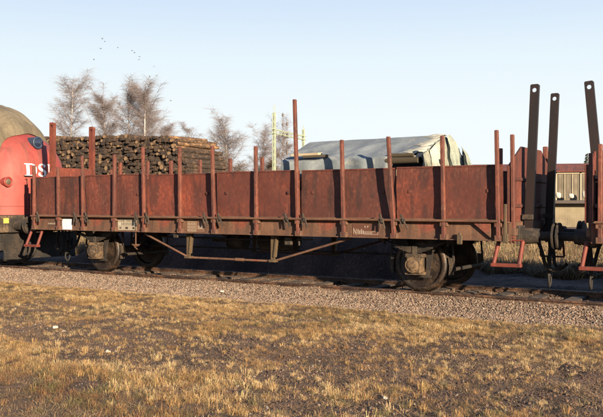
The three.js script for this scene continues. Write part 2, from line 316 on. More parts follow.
function makeWagon(label) {
  const w = thing('stake_wagon', label, 'railway wagon', [0, 0, 0], 0, 'rusty stake wagons standing on the track');
  const R = rng(77);
  // floor, sills, headstocks
  mesh('floor', box(11.6, .06, 2.62, 0, 1.25, 0), M.grime, w);
  for (const s of [1, -1]) {
    const g = [box(2 * HALF - .02, .30, .018, 0, 1.12, s * 1.341), rbox(2 * HALF - .02, .022, .085, 0, 1.281, s * 1.375, .006), rbox(2 * HALF - .02, .02, .07, 0, .98, s * 1.37, .006)];
    mesh('side_sill', g, M.dusty, w, [s, 0]);
    mesh('rope_rail', cylX(.022, 2 * HALF - .25, -.05, 1.298, s * 1.452, 10), M.dusty, w, [.3, .2]);
    const h = [box(.02, .34, 2.66, s * HALF, 1.1, 0), box(.08, .02, 2.66, s * (HALF - .04), .95, 0), box(.09, .02, 2.7, s * (HALF - .035), 1.275, 0)];
    mesh('headstock', h, M.dusty, w, [.7, s]);
  }
  mesh('centre_sill', [box(11.5, .28, .02, 0, 1.07, .35), box(11.5, .28, .02, 0, 1.07, -.35), ...[-4.9, -3, -1, 1, 3, 4.9].map(x => box(.02, .22, 2.6, x, 1.1, 0))], M.black, w);
  // side boards: six sheets a side, hinged at every second stake
  const joints = [-5.72, -4.0, -2.14, -.24, 1.77, 3.76, 5.70], pm = [M.rustC, M.rustA, M.rustB, M.rustA, M.rustC, M.rustA], lean = [.0, .004, -.008, .01, -.004, .006];
  for (const s of [1, -1]) for (let i = 0; i < 6; i++) {
    const a = joints[i] + .012, b = joints[i + 1] - .012, mid = (a + b) / 2, dh = [.0, .012, -.008, .006, .0, .01][i];
    const sheet = surf(28, 14, (u, v) => { const x = mix(a, b, u), y = mix(2.213 + dh, 1.296, v), bulge = .034 * (fbm(x * 1.4, y * 1.6, 201 + i + (s > 0 ? 0 : 9), 3) - .5) * 2 * Math.sin(Math.PI * v); return [x, y, s * (1.322 + bulge + lean[i] * (1 - v) * 6 * .5)]; });
    const back = surf(28, 14, (u, v) => { const x = mix(b, a, u), y = mix(2.213 + dh, 1.296, v), bulge = .034 * (fbm(x * 1.4, y * 1.6, 201 + i + (s > 0 ? 0 : 9), 3) - .5) * 2 * Math.sin(Math.PI * v); return [x, y, s * (1.314 + bulge + lean[i] * (1 - v) * 6 * .5)]; });
    const p = mesh('side_board', [sheet, back], pm[s > 0 ? i : 5 - i], w, [i * 1.37 + (s > 0 ? 0 : 5), i * .61]);
    const zt = s * (1.318 + lean[i] * 3);
    mesh('top_edge', rbox(b - a, .03, .03, mid, 2.208 + dh, zt, .008), M.rustA, p, [i, .4]);
    mesh('bottom_edge', rbox(b - a, .035, .03, mid, 1.315, s * 1.33, .008), M.dusty, p, [i, .4]);
    for (const x of [a + .25, b - .25]) mesh('rivet_plate', rbox(.05, .06, .02, x, 1.80, s * (1.335 + lean[i] * 2.0), .006), M.rustC, p);
  }
  // end walls with sloping shoulders
  for (const s of [1, -1]) {
    const g = prism(s > 0 ? [[-1.31, 1.29], [1.31, 1.29], [1.31, 2.20], [1.26, 2.22], [.60, 2.56], [-.60, 2.56], [-1.26, 2.22], [-1.31, 2.20]] : [[-1.31, 1.29], [1.31, 1.29], [1.31, 2.19], [.93, 2.20], [.62, 2.48], [-.62, 2.48], [-.93, 2.20], [-1.31, 2.19]], .03, .004);
    const e = mesh('end_wall', put(g, s * HALF - .1 + (s > 0 ? .04 : 0), 0, 0, 0, Math.PI / 2, 0), s > 0 ? M.rustA : M.rustB, w, [s * 2.2, 1.3]);
    for (const y of [1.55, 2.0]) mesh('stiffener', rbox(.035, .06, 2.5, s * (HALF - .02), y, 0, .01), M.rustC, e);
    mesh('corner_stake', rbox(.06, s > 0 ? 1.7 : 1.35, .07, s * (HALF + .02) - (s > 0 ? .0 : 0), 1.02 + (s > 0 ? .85 : .68), 1.27, .012, 0, 0, s > 0 ? .012 : 0), M.stake, w);
    mesh('corner_stake', rbox(.06, 1.5, .07, s * (HALF + .02), 1.75, -1.27, .012), M.stake, w);
    mesh('sill_foot', rbox(.10, .12, .16, s * (HALF + .03), 1.12, 1.24, .015), M.dusty, w);
    // tall end posts: channels with an eye at the head
    for (const z of [.65, -.65]) {
      const sh = new THREE.Shape(); const W2 = .072, T = 3.60, B = .98; sh.moveTo(-W2, B); sh.lineTo(W2, B); sh.lineTo(W2, T - .03); sh.quadraticCurveTo(W2, T, W2 - .03, T); sh.lineTo(-W2 + .03, T); sh.quadraticCurveTo(-W2, T, -W2, T - .03); sh.closePath();
      const hole = new THREE.Path(); hole.absarc(0, T - .10, .036, 0, Math.PI * 2, true); sh.holes.push(hole);
      const web = put(new THREE.ExtrudeGeometry(sh, { depth: .014, bevelEnabled: false, curveSegments: 10 }), W2, 0, .02);
      const fl = [1, -1].map(q => box(.012, T - B - .012, .075, W2 + q * (W2 - .010), (T + B) / 2 - .008, -.0175));
      const g2 = mergeGeometries([web, ...fl].map(plain)); if (s < 0) g2.translate(-2 * W2, 0, 0);
      const shearTop = s > 0 ? .12 : .02, P = g2.attributes.position; for (let k = 0; k < P.count; k++) { const f = (P.getY(k) - B) / (T - B); P.setX(k, P.getX(k) + s * (HALF + .025) + s * shearTop * f); P.setZ(k, P.getZ(k) + z + (s > 0 ? .03 * f : -.02 * f)); }
      const ep = mesh('end_post', g2, s > 0 ? M.darkpost : M.post, w, [z, s]);
      for (const y of [1.12, 1.36]) mesh('post_socket', rbox(.19, .09, .14, s * (HALF + .10), y, z, .01), M.grime, ep);
    }
  }
  // stakes in pockets
  for (const [x, top, dx, dz] of nearStakes) {
    const h = top - .99, g = new RoundedBoxGeometry(.072, h, .07, 1, .014); g.translate(0, h / 2, 0);
    const P = g.attributes.position; for (let k = 0; k < P.count; k++) { const f = P.getY(k) / h; const bow = .012 * Math.sin(f * 3.1) * (((x * 37) % 1)); P.setX(k, P.getX(k) * (1 - .14 * f) + x + dx * f + bow); P.setZ(k, P.getZ(k) + 1.415 + dz * f); P.setY(k, P.getY(k) + .99); }
    g.computeVertexNormals();
    const st = mesh('stake', g, M.stake, w, [x, 0]);
    mesh('stake_pocket', rbox(.135, .07, .10, x, 1.235, 1.40, .012), M.dusty, st); mesh('stake_pocket', rbox(.13, .10, .095, x, 1.02, 1.40, .012), M.dusty, st);
  }
  for (const x of farStakes) mesh('stake', rbox(.088, 1.68, .075, x, 1.85, -1.415, .014), M.stake, w, [x, 3]);
  // latches beside the board joints, hooked over the rope rail
  for (const x of [-5.45, -4.19, -3.83, -2.30, -2.0, -.42, -.05, 1.55, 1.94, 3.55, 3.97]) {
    const r = (R() - .5) * .3;
    const g = [rbox(.05, .20, .035, x - .02, 1.33, 1.482, .012, .12, 0, .25 + r), rbox(.035, .20, .03, x + .05, 1.20, 1.485, .01, -.15, 0, .42 + r), rbox(.03, .17, .03, x - .055, 1.21, 1.475, .01, -.15, 0, .30 + r), cylZ(.034, .05, x, 1.30, 1.47, 10)];
    mesh('latch', g.map(q => q.translate(-x, -1.3, -1.45).scale(.85, .82, 1).translate(x, 1.3, 1.45)), M.grime, w, [x, .1]);
  }
  // marking plates
  plate('white_card', -4.76, -4.44, .985, 1.235, printed(64, 64, (c, W, H) => { c.fillStyle = '#eceff0'; c.fillRect(0, 0, W, H); c.fillStyle = '#c9d2d6'; for (let i = 0; i < 7; i++) c.fillRect(8, 8 + i * 8, 20 + (i * 13) % 28, 2); c.fillRect(2, 0, 2, H); }, .58), w).userData.label = 'white card fixed to the sill near the left end';
  plate('marking_plate', -5.25, -4.95, 1.02, 1.235, printed(96, 64, (c, W, H) => { c.fillStyle = '#7a5542'; c.fillRect(0, 0, W, H); c.fillStyle = '#efe2c6'; let x = 4; for (const k of [9, 6, 8, 10, 7, 8, 6, 9]) { c.fillRect(x, 30, k - 3, 9); x += k + 2; } c.fillStyle = '#3c2a22'; c.fillRect(0, 48, W, 3); }), w);
  plate('marking_plate', -2.98, -2.42, 1.005, 1.245, printed(128, 64, (c, W, H) => {
    c.fillStyle = '#d8c8b0'; c.fillRect(0, 0, W, H); c.fillStyle = '#6a5648'; for (let i = 0; i < 9; i++) if (i !== 3) c.fillRect(14 + i * 12, 5, 4 + (i % 3), 9);
    for (let i = 0; i < 8; i++) { c.fillRect(26 + i * 11, 22, 3, 13); if (i % 2) c.fillRect(26 + i * 11, 22, 7, 3); }
    c.fillStyle = '#4a3a30'; c.fillRect(52, 45, 18, 12); c.fillRect(100, 45, 14, 12); c.fillRect(12, 47, 12, 8); c.fillStyle = '#f1e8d8'; c.fillRect(4, 18, 18, 18);
  }), w);
  plate('marking_plate', -1.0, -.55, 1.0, 1.225, printed(128, 64, (c, W, H) => {
    c.fillStyle = '#9a6f55'; c.fillRect(0, 0, W, H); c.strokeStyle = '#e6d3bb'; c.lineWidth = 2; c.strokeRect(4, 4, 66, 56); c.beginPath(); for (const y of [22, 41]) { c.moveTo(4, y); c.lineTo(70, y); } for (const x of [24, 47]) { c.moveTo(x, 4); c.lineTo(x, 60); } c.stroke();
    c.fillStyle = '#e6d3bb'; for (let r = 0; r < 3; r++) for (let q = 0; q < 3; q++) { c.fillRect(9 + q * 22, 10 + r * 19, 4, 8); c.fillRect(15 + q * 22, 10 + r * 19, 4, 8); }
    for (let i = 0; i < 6; i++) c.fillRect(82 + i * 7, 26, 4, 14); c.fillRect(80, 42, 42, 3);
  }), w);
  plate('marking_plate', 2.90, 3.45, 1.0, 1.22, printed(128, 64, (c, W, H) => {
    c.fillStyle = '#7d4d3a'; c.fillRect(0, 0, W, H); c.strokeStyle = '#e0cdb8'; c.fillStyle = '#e8d8c4'; c.lineWidth = 3;
    c.beginPath(); c.moveTo(6, 54); c.lineTo(6, 26); c.lineTo(18, 54); c.lineTo(18, 26); c.stroke(); for (let i = 0; i < 4; i++) c.fillRect(25 + i * 8, 28 + (i % 2) * 6, 4, 26 - (i % 2) * 6);
    c.lineWidth = 2; c.strokeRect(56, 40, 64, 14); c.beginPath(); c.moveTo(92, 40); c.lineTo(92, 54); c.stroke(); for (let i = 0; i < 4; i++) c.fillRect(60 + i * 8, 44, 4, 7); c.fillRect(58, 10, 4, 9); c.fillRect(70, 10, 3, 9); c.fillRect(74, 10, 4, 3);
  }), w);
  // truss rods and queen posts
  for (const s of [1, -1]) {
    mesh('truss_rod', [bar([-2.3, .93, s * 1.22], [-1.07, .46, s * 1.22], .024), bar([-1.07, .46, s * 1.22], [1.07, .46, s * 1.22], .024), bar([1.07, .46, s * 1.22], [2.8, .95, s * 1.22], .024), cylX(.034, .2, .25, .46, s * 1.22, 8)], M.dusty, w);
    for (const x of [-1.07, 1.07]) mesh('queen_post', [box(.085, .50, .035, x - .02, .72, s * 1.2), box(.03, .44, .09, x + .05, .76, s * 1.2, 0, 0, -.12), rbox(.16, .05, .12, x, .465, s * 1.22, .01)], M.olive, w, [x, 0]);
  }
  // wheelsets
  for (const X of [-4, 4]) {
    const set = new THREE.Group(); set.name = 'wheelset'; set.position.set(X, .5, 0); w.add(set);
    mesh('axle', cylZ(.075, 2.2, 0, 0, 0, 14), M.grime, set);
    for (const s of [1, -1]) {
      const pr = [[.07, -.09], [.14, -.09], [.15, -.03], [.38, .005], [.41, -.055], [.41, -.075], [.49, -.072], [.525, -.062], [.525, -.045], [.505, -.03], [.5, .0], [.492, .062], [.42, .065], [.41, .03], [.38, .03], [.16, .035], [.14, .10], [.07, .10]].map(p => new THREE.Vector2(...p));
      const g = new THREE.LatheGeometry(pr, 44); g.rotateX(Math.PI / 2); if (s < 0) g.rotateY(Math.PI);
      mesh('wheel', put(g, 0, 0, s * .755), M.steel, set);
    }
    for (const s of [1, -1]) {
      const z = s * 1.03;
      const ab = mesh('axle_box', [rbox(.27, .30, .24, X, .50, z, .03), rbox(.34, .07, .2, X, .66, z, .02), rbox(.36, .06, .16, X, .345, z, .015)], M.grimeLight, w, [X, 0]);
      mesh('box_cover', [put(new THREE.SphereGeometry(.125, 16, 8, 0, Math.PI * 2, 0, Math.PI / 2).scale(1, .45, 1), X, .50, z + s * .12, s * Math.PI / 2, 0, 0), cylZ(.14, .03, X, .5, z + s * .125, 18), ...[0, 1, 2, 3].map(k => cylZ(.018, .03, X + .115 * Math.cos(k * 1.571 + .785), .5 + .115 * Math.sin(k * 1.571 + .785), z + s * .14, 6))], M.grimeLight, ab);
      // leaf spring
      const lv = []; for (let k = 0; k < 7; k++) { const L = 1.2 - k * .15; lv.push(surf(10, 1, (u, v) => { const q = u * 2 - 1; return [X + q * L / 2, .905 - k * .017 - .10 * (1 - (q * L / 1.2) ** 2) + .02, z + (v - .5) * .09]; })); lv.push(surf(10, 1, (u, v) => { const q = u * 2 - 1; return [X + q * L / 2, .893 - k * .017 - .10 * (1 - (q * L / 1.2) ** 2) + .02, z - (v - .5) * .09]; })); lv.push(surf(10, 1, (u, v) => { const q = u * 2 - 1; return [X + q * L / 2, .905 - .012 * v - k * .017 - .10 * (1 - (q * L / 1.2) ** 2) + .02, z + s * .045]; })); }
      lv.push(rbox(.09, .15, .12, X, .76, z, .01)); mesh('leaf_spring', lv.map(g => { return g; }), M.grime, w);
      for (const q of [1, -1]) mesh('spring_shackle', [box(.03, .16, .06, X + q * .63, .92, z, 0, 0, -.25 * q), rbox(.12, .10, .1, X + q * .66, .96, z, .01)], M.grime, w);
      // axle guard: two horns, stays and a tie bar
      const zg = s * .93, hg = [prism([[-.17, .30], [-.23, .30], [-.30, .72], [-.52, .98], [-.22, .98], [-.17, .78]], .016), prism([[.17, .30], [.17, .78], [.22, .98], [.52, .98], [.30, .72], [.23, .30]], .016), prism([[-.27, .27], [.27, .27], [.27, .31], [-.27, .31]], .022)];
      mesh('axle_guard', hg.map(g => put(g, X, 0, zg)), M.grime, w, [X, .4]);
      // brake shoes and hangers
      for (const q of [1, -1]) mesh('brake_shoe', [prism([[.535, -.16], [.545, .0], [.52, .16], [.58, .15], [.61, 0], [.59, -.15]].map(p => [p[0] * q, p[1]]), .09), box(.03, .52, .03, .60 * q, .26, .045, 0, 0, .08 * q)].map(g => put(g, X, .47, s * .755 - .045)), M.grime, w);
    }
    for (const q of [1, -1]) mesh('brake_beam', cylZ(.035, 1.5, X + q * .62, .42, 0, 8), M.black, w);
  }
  // air tank, brake cylinder and rodding
  mesh('air_tank', [cylX(.19, .85, .5, .80, .15, 18), put(new THREE.SphereGeometry(.19, 16, 8).scale(.35, 1, 1), .075, .8, .15), put(new THREE.SphereGeometry(.19, 16, 8).scale(.35, 1, 1), .925, .8, .15)], M.grime, w);
  mesh('brake_cylinder', [cylX(.16, .42, -.6, .78, .1, 16), cylX(.19, .03, -.8, .78, .1, 16), cylX(.04, .5, -1.05, .78, .1, 8)], M.grime, w);
  mesh('brake_rod', [cylX(.018, 6.4, 0, .60, .05, 8), bar([-3.3, .6, .05], [-3.3, .8, .55], .016), bar([3.3, .6, .05], [3.3, .75, .5], .016)], M.black, w);
  mesh('brake_pipe', cylX(.022, 11.2, 0, .92, -.5, 8), M.black, w); mesh('brake_pipe', cylX(.02, 3.6, -.3, .86, .9, 8), M.black, w);
  // change-over handle with a dish at the left, small brackets under the sill
  mesh('changeover_handle', [cylY(.014, .42, -2.44, .86, 1.36, 8), put(new THREE.SphereGeometry(.12, 14, 6, 0, 6.284, Math.PI * .62, Math.PI * .38).scale(1, .8, .7), -2.44, .74, 1.36), bar([-2.53, .70, 1.38], [-2.36, .60, 1.4], .013)], M.dusty, w);
  mesh('valve_bracket', [rbox(.16, .16, .08, 1.38, .86, 1.15, .02), rbox(.34, .03, .05, 1.75, .90, 1.15, .008), cylY(.02, .16, 1.62, .86, 1.15, 8)], M.grime, w);
  mesh('label_clip', [rbox(.12, .10, .04, -1.32, .92, 1.34, .01)], M.grime, w);
  mesh('lamp_iron', [rbox(.10, .16, .04, 4.98, .98, 1.44, .03), rbox(.05, .10, .05, 4.98, 1.05, 1.43, .02)], M.olive, w);
  for (const s of [1, -1]) {
    // shunter's step loop, leaning outwards at the foot
    const x0 = s > 0 ? 5.56 : -5.93, x1 = s > 0 ? 6.0 : -5.52, zt = 1.28, zb = 1.42;
    mesh('step_loop', [bar([x0 + .04, .97, zt], [x0, .60, zb], .036), bar([x1, .97, zt], [x1 - .02, .60, zb], .036), rbox(x1 - x0 + .06, .06, .11, (x0 + x1) / 2 - .01, .585, zb, .01), bar([x0, .985, zt], [x1 + .02, .985, zt], .016)], M.loop, w);
    mesh('step_loop', [bar([x0, .97, -zt], [x0, .58, -zb], .022), bar([x1, .97, -zt], [x1, .58, -zb], .022), rbox(x1 - x0, .035, .09, (x0 + x1) / 2, .57, -zb, .01)], M.loop, w);
    for (const z of [.875, -.875]) {
      const b = mesh('buffer', [rbox(.05, .34, .34, s * (HALF + .035), 1.05, z, .01), cylX(s > 0 ? .145 : .12, .30, s * (HALF + .2), 1.05, z, 20, s > 0 ? .12 : .145), ], M.grime, w); mesh('buffer_plunger', cylX(.075, .3, s * (HALF + .46), 1.05, z, 14), M.black, b);
      const dome = new THREE.SphereGeometry(1.3, 20, 4, 0, Math.PI * 2, 0, .175); dome.translate(0, -1.28, 0).rotateZ(-Math.PI / 2); if (s < 0) dome.rotateY(Math.PI);
      mesh('buffer_head', [cylX(.225, .03, s * (HALF + .60), 1.05, z, 28), put(dome, s * (HALF + .595), 1.05, z)], M.grime, b);
    }
    const hk = mesh('coupling_hook', [rbox(.26, .09, .06, s * (HALF + .14), 1.04, 0, .02), tube([[HALF + .24, 1.02, 0], [HALF + .33, 1.0, 0], [HALF + .36, 1.08, 0], [HALF + .30, 1.14, 0]].map(p => [p[0] * s, p[1], p[2]]), .035, 16, 8)], M.black, w);
    mesh('coupling_link', [tube([[.28, 1.06, .05], [.30, .80, .06], [.28, .62, .05], [.28, .62, -.05], [.30, .80, -.06], [.28, 1.06, -.05]].map(p => [s * (HALF + p[0]), p[1], p[2]]), .022, 30, 7, true), cylY(.035, .30, s * (HALF + .28), .48, 0, 10), rbox(.07, .09, .14, s * (HALF + .28), .62, 0, .02), rbox(.07, .09, .14, s * (HALF + .28), .36, 0, .02), tube([[.28, .36, .06], [.29, .22, .07], [.28, .13, 0], [.29, .22, -.07], [.28, .36, -.06]].map(p => [s * (HALF + p[0]), p[1], p[2]]), .02, 24, 7)], M.black, hk);
    for (const z of [.36, -.36]) mesh('brake_hose', tube([[.02, .95, z], [.18, .92, z], [.26, .72, z], [.30, .52, z * .8], [.42, .44, z * .6], [.54, .52, z * .5]].map(p => [s * (HALF + p[0]), p[1], p[2]]), .032, 28, 8), M.black, w);
  }
  // hand-brake lever at the right corner
  mesh('brake_lever', [rbox(.045, .62, .05, 5.76, 1.27, 1.44, .012), rbox(.09, .16, .06, 5.76, 1.02, 1.43, .012)], M.olive, w);
  mesh('corner_bracket', [put(prism([[0, 0], [.0, .24], [-.30, .24]], .05, .004), 5.50, 1.03, 1.355)], M.dusty, w);
  return w;
}
const wagon = makeWagon('long rust-red stake wagon with tall stakes and tarped load, in the middle');
const wagon2 = wagon.clone(); wagon2.name = numbered('stake_wagon'); wagon2.position.x = 2 * HALF + 1.27; scene.add(wagon2);
for (const m of wagon2.children) if (m.name === 'end_post' && m.geometry.boundingBox === null) {   // its tall posts are dark and the near-end ones lean outwards
  m.geometry.computeBoundingBox(); const bb = m.geometry.boundingBox, left = bb.max.x < 0; m.material = M.darkpost;
  if (left) { const a = (bb.min.z + bb.max.z) / 2 > 0 ? .085 : .045, bx = (bb.min.x + bb.max.x) / 2, by = bb.min.y; m.rotation.z = a; m.position.set(.15 + bx - (bx * Math.cos(a) - by * Math.sin(a)), by - (bx * Math.sin(a) + by * Math.cos(a)), 0); }
}
wagon2.userData = { label: 'rust-red stake wagon cut off by the right edge of the photo', category: 'railway wagon', group: 'rusty stake wagons standing on the track' };

// ---------------------------------------------------------------- locomotive
const paint = colorTex(1024, (u, v) => {        // 4 m tile of faded red paint with rubbed patches
  const a = fbm(u * 5, v * 5, 301, 4, 5), f = fbm(u * 50, v * 50, 307, 3, 50), p = fbm(u * 11, v * 11, 311, 3, 11), st = fbm(u * 30, v * 3, 313, 3, 3);
  let c = lerp3([.25, .034, .025], [.30, .055, .042], clamp(a * 2 - .5));
  c = lerp3(c, [.28, .03, .026], sstep(.64, .74, p) * .7);
  c = lerp3(c, [.42, .15, .11], sstep(.58, .75, st) * .4);
  c = lerp3(c, [.11, .035, .026], sstep(.56, .72, fbm(u * 40, v * 4, 317, 4, 4) * .6 + a * .4) * .5);
  return c.map(x => x * (.88 + .24 * f));
}); paint.repeat.set(.25, .25);
const loco = thing('locomotive', 'faded red diesel locomotive with rounded nose and white lettering, at left', 'locomotive');
function noseHW(y) { const q = clamp((y - 1.95) / 1.58); return 1.43 * Math.pow(Math.max(0, 1 - Math.pow(q, 2.4)), 1 / 2.3); }
function noseXF(y) { const q = clamp((y - 2.45) / 1.08); return -7.02 - .06 * (y - 1.3) - 1.15 * (1 - Math.pow(Math.max(0, 1 - Math.pow(q, 2.3)), 1 / 2.3)); }
function noseX(z, y) { const hw = Math.max(.001, noseHW(y)), q = clamp(Math.abs(z) / hw); return -9 + (noseXF(y) + 9) * Math.pow(Math.max(0, 1 - Math.pow(q, 2.9)), 1 / 2.9); }
{
  const red = new THREE.MeshPhysicalMaterial({ map: paint, roughness: .7, clearcoat: .08, clearcoatRoughness: .6 }), grey = std({ map: grime, color: S(1.6, 1.5, 1.35), roughness: .7 });
  const g = surf(90, 44, (u, v) => { const th = (u - .5) * Math.PI, y = 1.30 + 2.225 * Math.sin(v * Math.PI / 2), hw = noseHW(y), sn = Math.sin(th), z = hw * Math.sign(sn) * Math.pow(Math.abs(sn), .72); return [noseX(z, y), y, z]; });
  mesh('nose', g, red, loco);
  const body = prism([[-1.42, 1.30], [1.42, 1.30], [1.42, 3.3], [1.25, 3.75], [.8, 4.05], [-.8, 4.05], [-1.25, 3.75], [-1.42, 3.3]], 9, .02);
  mesh('body', put(body, -18, 0, 0, 0, Math.PI / 2, 0), red, loco, [1, 0]);
  mesh('frame', [rbox(11, .44, 2.86, -12.54, 1.075, 0, .03)], grey, loco);
  mesh('pilot', [rbox(.06, .42, 2.5, -7.15, .62, 0, .01), rbox(.05, .26, 2.3, -7.10, .30, 0, .01, 0, 0, .2), box(.06, .5, .06, -7.12, .4, 1.1), box(.06, .5, .06, -7.12, .4, -1.1)], M.black, loco);
  for (const z of [.875, -.875]) {
    const b = mesh('buffer', [rbox(.05, .38, .38, -7.02, 1.05, z, .01), cylX(.13, .3, -6.86, 1.05, z, 18), cylX(.08, .25, -6.62, 1.05, z, 14)], M.grime, loco);
    mesh('buffer_head', cylX(.23, .035, -6.475, 1.05, z, 26), M.grime, b);
  }
  mesh('yellow_plate', rbox(.012, .13, .16, -7.032, 1.16, 1.14, .002), std({ color: S(.45, .30, .06), roughness: .6 }), loco);
  mesh('coupling_hook', [rbox(.3, .09, .06, -6.88, 1.04, 0, .02), tube([[-6.78, 1.02, 0], [-6.68, 1.0, 0], [-6.65, 1.08, 0], [-6.72, 1.14, 0]], .035, 14, 8)], M.black, loco);
  for (const z of [.45, .62, -.5]) mesh('brake_hose', tube([[-7.0, .92, z], [-6.85, .86, z], [-6.78, .60, z], [-6.82, .34, z], [-6.95, .24, z]], .03, 20, 8), M.black, loco);
  // headlights
  const rim = std({ color: S(.18, .028, .02), roughness: .5 }), dark = new THREE.MeshPhysicalMaterial({ color: S(.012, .017, .035), roughness: .12, clearcoat: 1 }), brass = std({ color: S(.22, .19, .13), roughness: .3, metalness: .7 });
  const lampAt = (z, y, r, len, lens, rimM, lab) => { const x = noseX(z, y); const l = mesh('headlight', [cylX(r, len + .3, x + len / 2 - .15, y, z, 28), put(new THREE.TorusGeometry(r * .95, r * .16, 8, 30), x + len, y, z, 0, Math.PI / 2, 0)], rimM, loco); const le = new THREE.SphereGeometry(r * 1.6, 24, 6, 0, Math.PI * 2, 0, .62); le.translate(0, -r * 1.30, 0).rotateZ(-Math.PI / 2); mesh('lens', put(le, x + len - .02, y, z), lens, l); if (lab) l.userData.label = lab; };
  lampAt(0, 3.19, .15, .16, dark, std({ color: S(.02, .03, .055), roughness: .5 }), 'dark blue central headlight at the top of the nose');
  for (const z of [.93, -.93]) lampAt(z, 2.14, .12, .07, brass, rim);
  const blk = std({ color: S(.02, .014, .014), roughness: .6 });
  for (const [z, y, w] of [[1.12, 2.32, .3], [.42, 2.30, .24], [-.42, 2.30, .24], [-1.05, 2.32, .3]]) { const x = noseX(z, y) + .06; mesh('grab_handle', [cylZ(.013, w, x, y, z, 8), cylX(.012, .1, x - .05, y, z - w / 2 + .01, 6), cylX(.012, .1, x - .05, y, z + w / 2 - .01, 6)], blk, loco); }
  mesh('handrail', [bar([noseX(.5, 1.5) + .08, 1.45, .5], [noseX(.5, 2.2) + .08, 2.24, .5], .012), bar([noseX(.5, 1.5) - .02, 1.47, .5], [noseX(.5, 1.5) + .09, 1.47, .5], .011), bar([noseX(.5, 2.2) - .02, 2.22, .5], [noseX(.5, 2.2) + .09, 2.22, .5], .011)], M.loop, loco);
  for (const z of [.33, 1.2, -.5]) { const pts = []; for (let k = 0; k <= 12; k++) { const y = 2.05 + k / 12 * (z === .33 ? 1.2 : .95); pts.push([noseX(z, y) + .002, y, z]); } mesh('panel_seam', tube(pts, .009, 24, 5), red, loco, [.3, z]); }
  { const pts = []; for (let k = 0; k <= 24; k++) { const z = 1.3 - 2.6 * k / 24; pts.push([noseX(z, 1.52) + .002, 1.52, z]); } mesh('panel_seam', tube(pts, .009, 48, 5), red, loco); }
  // lettering bent to the nose
  const font = await new FontLoader().loadAsync('fonts/droid/droid_serif_bold.typeface.json'), white = std({ color: S(.72, .70, .67), roughness: .6 });
  let zc = .50;
  for (const ch of 'DSB') {
    const t = new TextGeometry(ch, { font, size: .33, depth: .012, curveSegments: 6 }); t.computeBoundingBox(); const wd = t.boundingBox.max.x - t.boundingBox.min.x, P = t.attributes.position;
    for (let k = 0; k < P.count; k++) { const z = zc - (P.getX(k) - t.boundingBox.min.x) * 1.12, y = 2.30 + P.getY(k), d = P.getZ(k); P.setXYZ(k, noseX(z, y) + .004 + d, y, z); }
    t.computeVertexNormals(); mesh('letter', t, white, loco); zc -= wd * 1.12 + .045;
  }
  // bogie
  const bg = [rbox(3.6, .3, .08, -9.9, .62, 1.08, .02), rbox(3.6, .3, .08, -9.9, .62, -1.08, .02), ...[-8.7, -11].flatMap(x => [1, -1].map(s => rbox(.34, .34, .2, x, .53, s * 1.14, .03)))];
  const bo = mesh('bogie', bg, M.grime, loco);
  for (const x of [-8.7, -11]) for (const z of [.75, -.75]) mesh('wheel', cylZ(.5, .13, x, .5, z, 36), M.steel, bo);
}
{ // weathered tarpaulin over the cab
  const cloth = colorTex(512, (u, v) => { const a = fbm(u * 5, v * 5, 331, 4, 5), f = fbm(u * 70, v * 70, 337, 2, 70), s = fbm(u * 22, v * 3, 339, 3, 3); return lerp3([.105, .082, .052], [.20, .16, .105], clamp(a * 2 - .5)).map((x, i) => x * (.8 + .4 * f) * (s > .6 ? .85 : 1)); }); cloth.repeat.set(.4, .4);
  const mat = std({ map: cloth, roughness: .95, side: THREE.DoubleSide });
  const noseTop = (x, z) => { if (x < -8.9) return 3.45 - .18 * z * z; let lo = 1.3, hi = 3.52; if (Math.abs(z) > 1.41 || noseX(z, lo) < x) return 0; for (let k = 0; k < 24; k++) { const m = (lo + hi) / 2; if (noseHW(m) > Math.abs(z) && noseX(z, m) >= x) lo = m; else hi = m; } return lo; };
  const g = surf(140, 100, (u, v) => {   // v across, u from the back to the front hem, which lies on the nose
    const z = 1.52 * Math.sin((v - .5) * Math.PI), hem = -7.72 + .17 * z - 1.3 * Math.max(0, Math.abs(z) - .95) + .04 * Math.sin(z * 7), X = u < .25 ? mix(-18, -11, u / .25) : mix(-11, hem, (u - .25) / .75);
    const q = clamp((X + 10.2) / (hem + 10.2)), rise = Math.pow(Math.max(0, 1 - Math.pow(q, 2.1)), .62), across = Math.pow(Math.max(0, 1 - Math.pow(Math.abs(z) / 1.52, 2.6)), .6);
    const base = Math.max(2.98 + .05 * Math.sin(X * 3), noseTop(X, z) + .022);
    const fold = .05 * Math.sin(z * 7 + X * 2.5) * fbm(X * .8, z * .8, 341, 2) + .11 * (fbm(X * 1.5, z * 2.2, 343, 3) - .5) + .035 * Math.sin(X * 6 - z * 5) * fbm(X, z, 345, 2) + .03 * Math.pow(Math.abs(Math.sin(X * 2.1 + z * 3.3)), 8);
    return [X, base + (4.40 - 3.5) * rise * (.25 + .75 * across) + fold * sstep(1, .86, q), z];
  });
  tag(mesh('tarpaulin', g, mat), 'brown-grey weathered tarpaulin draped over the locomotive cab', 'tarpaulin');
}

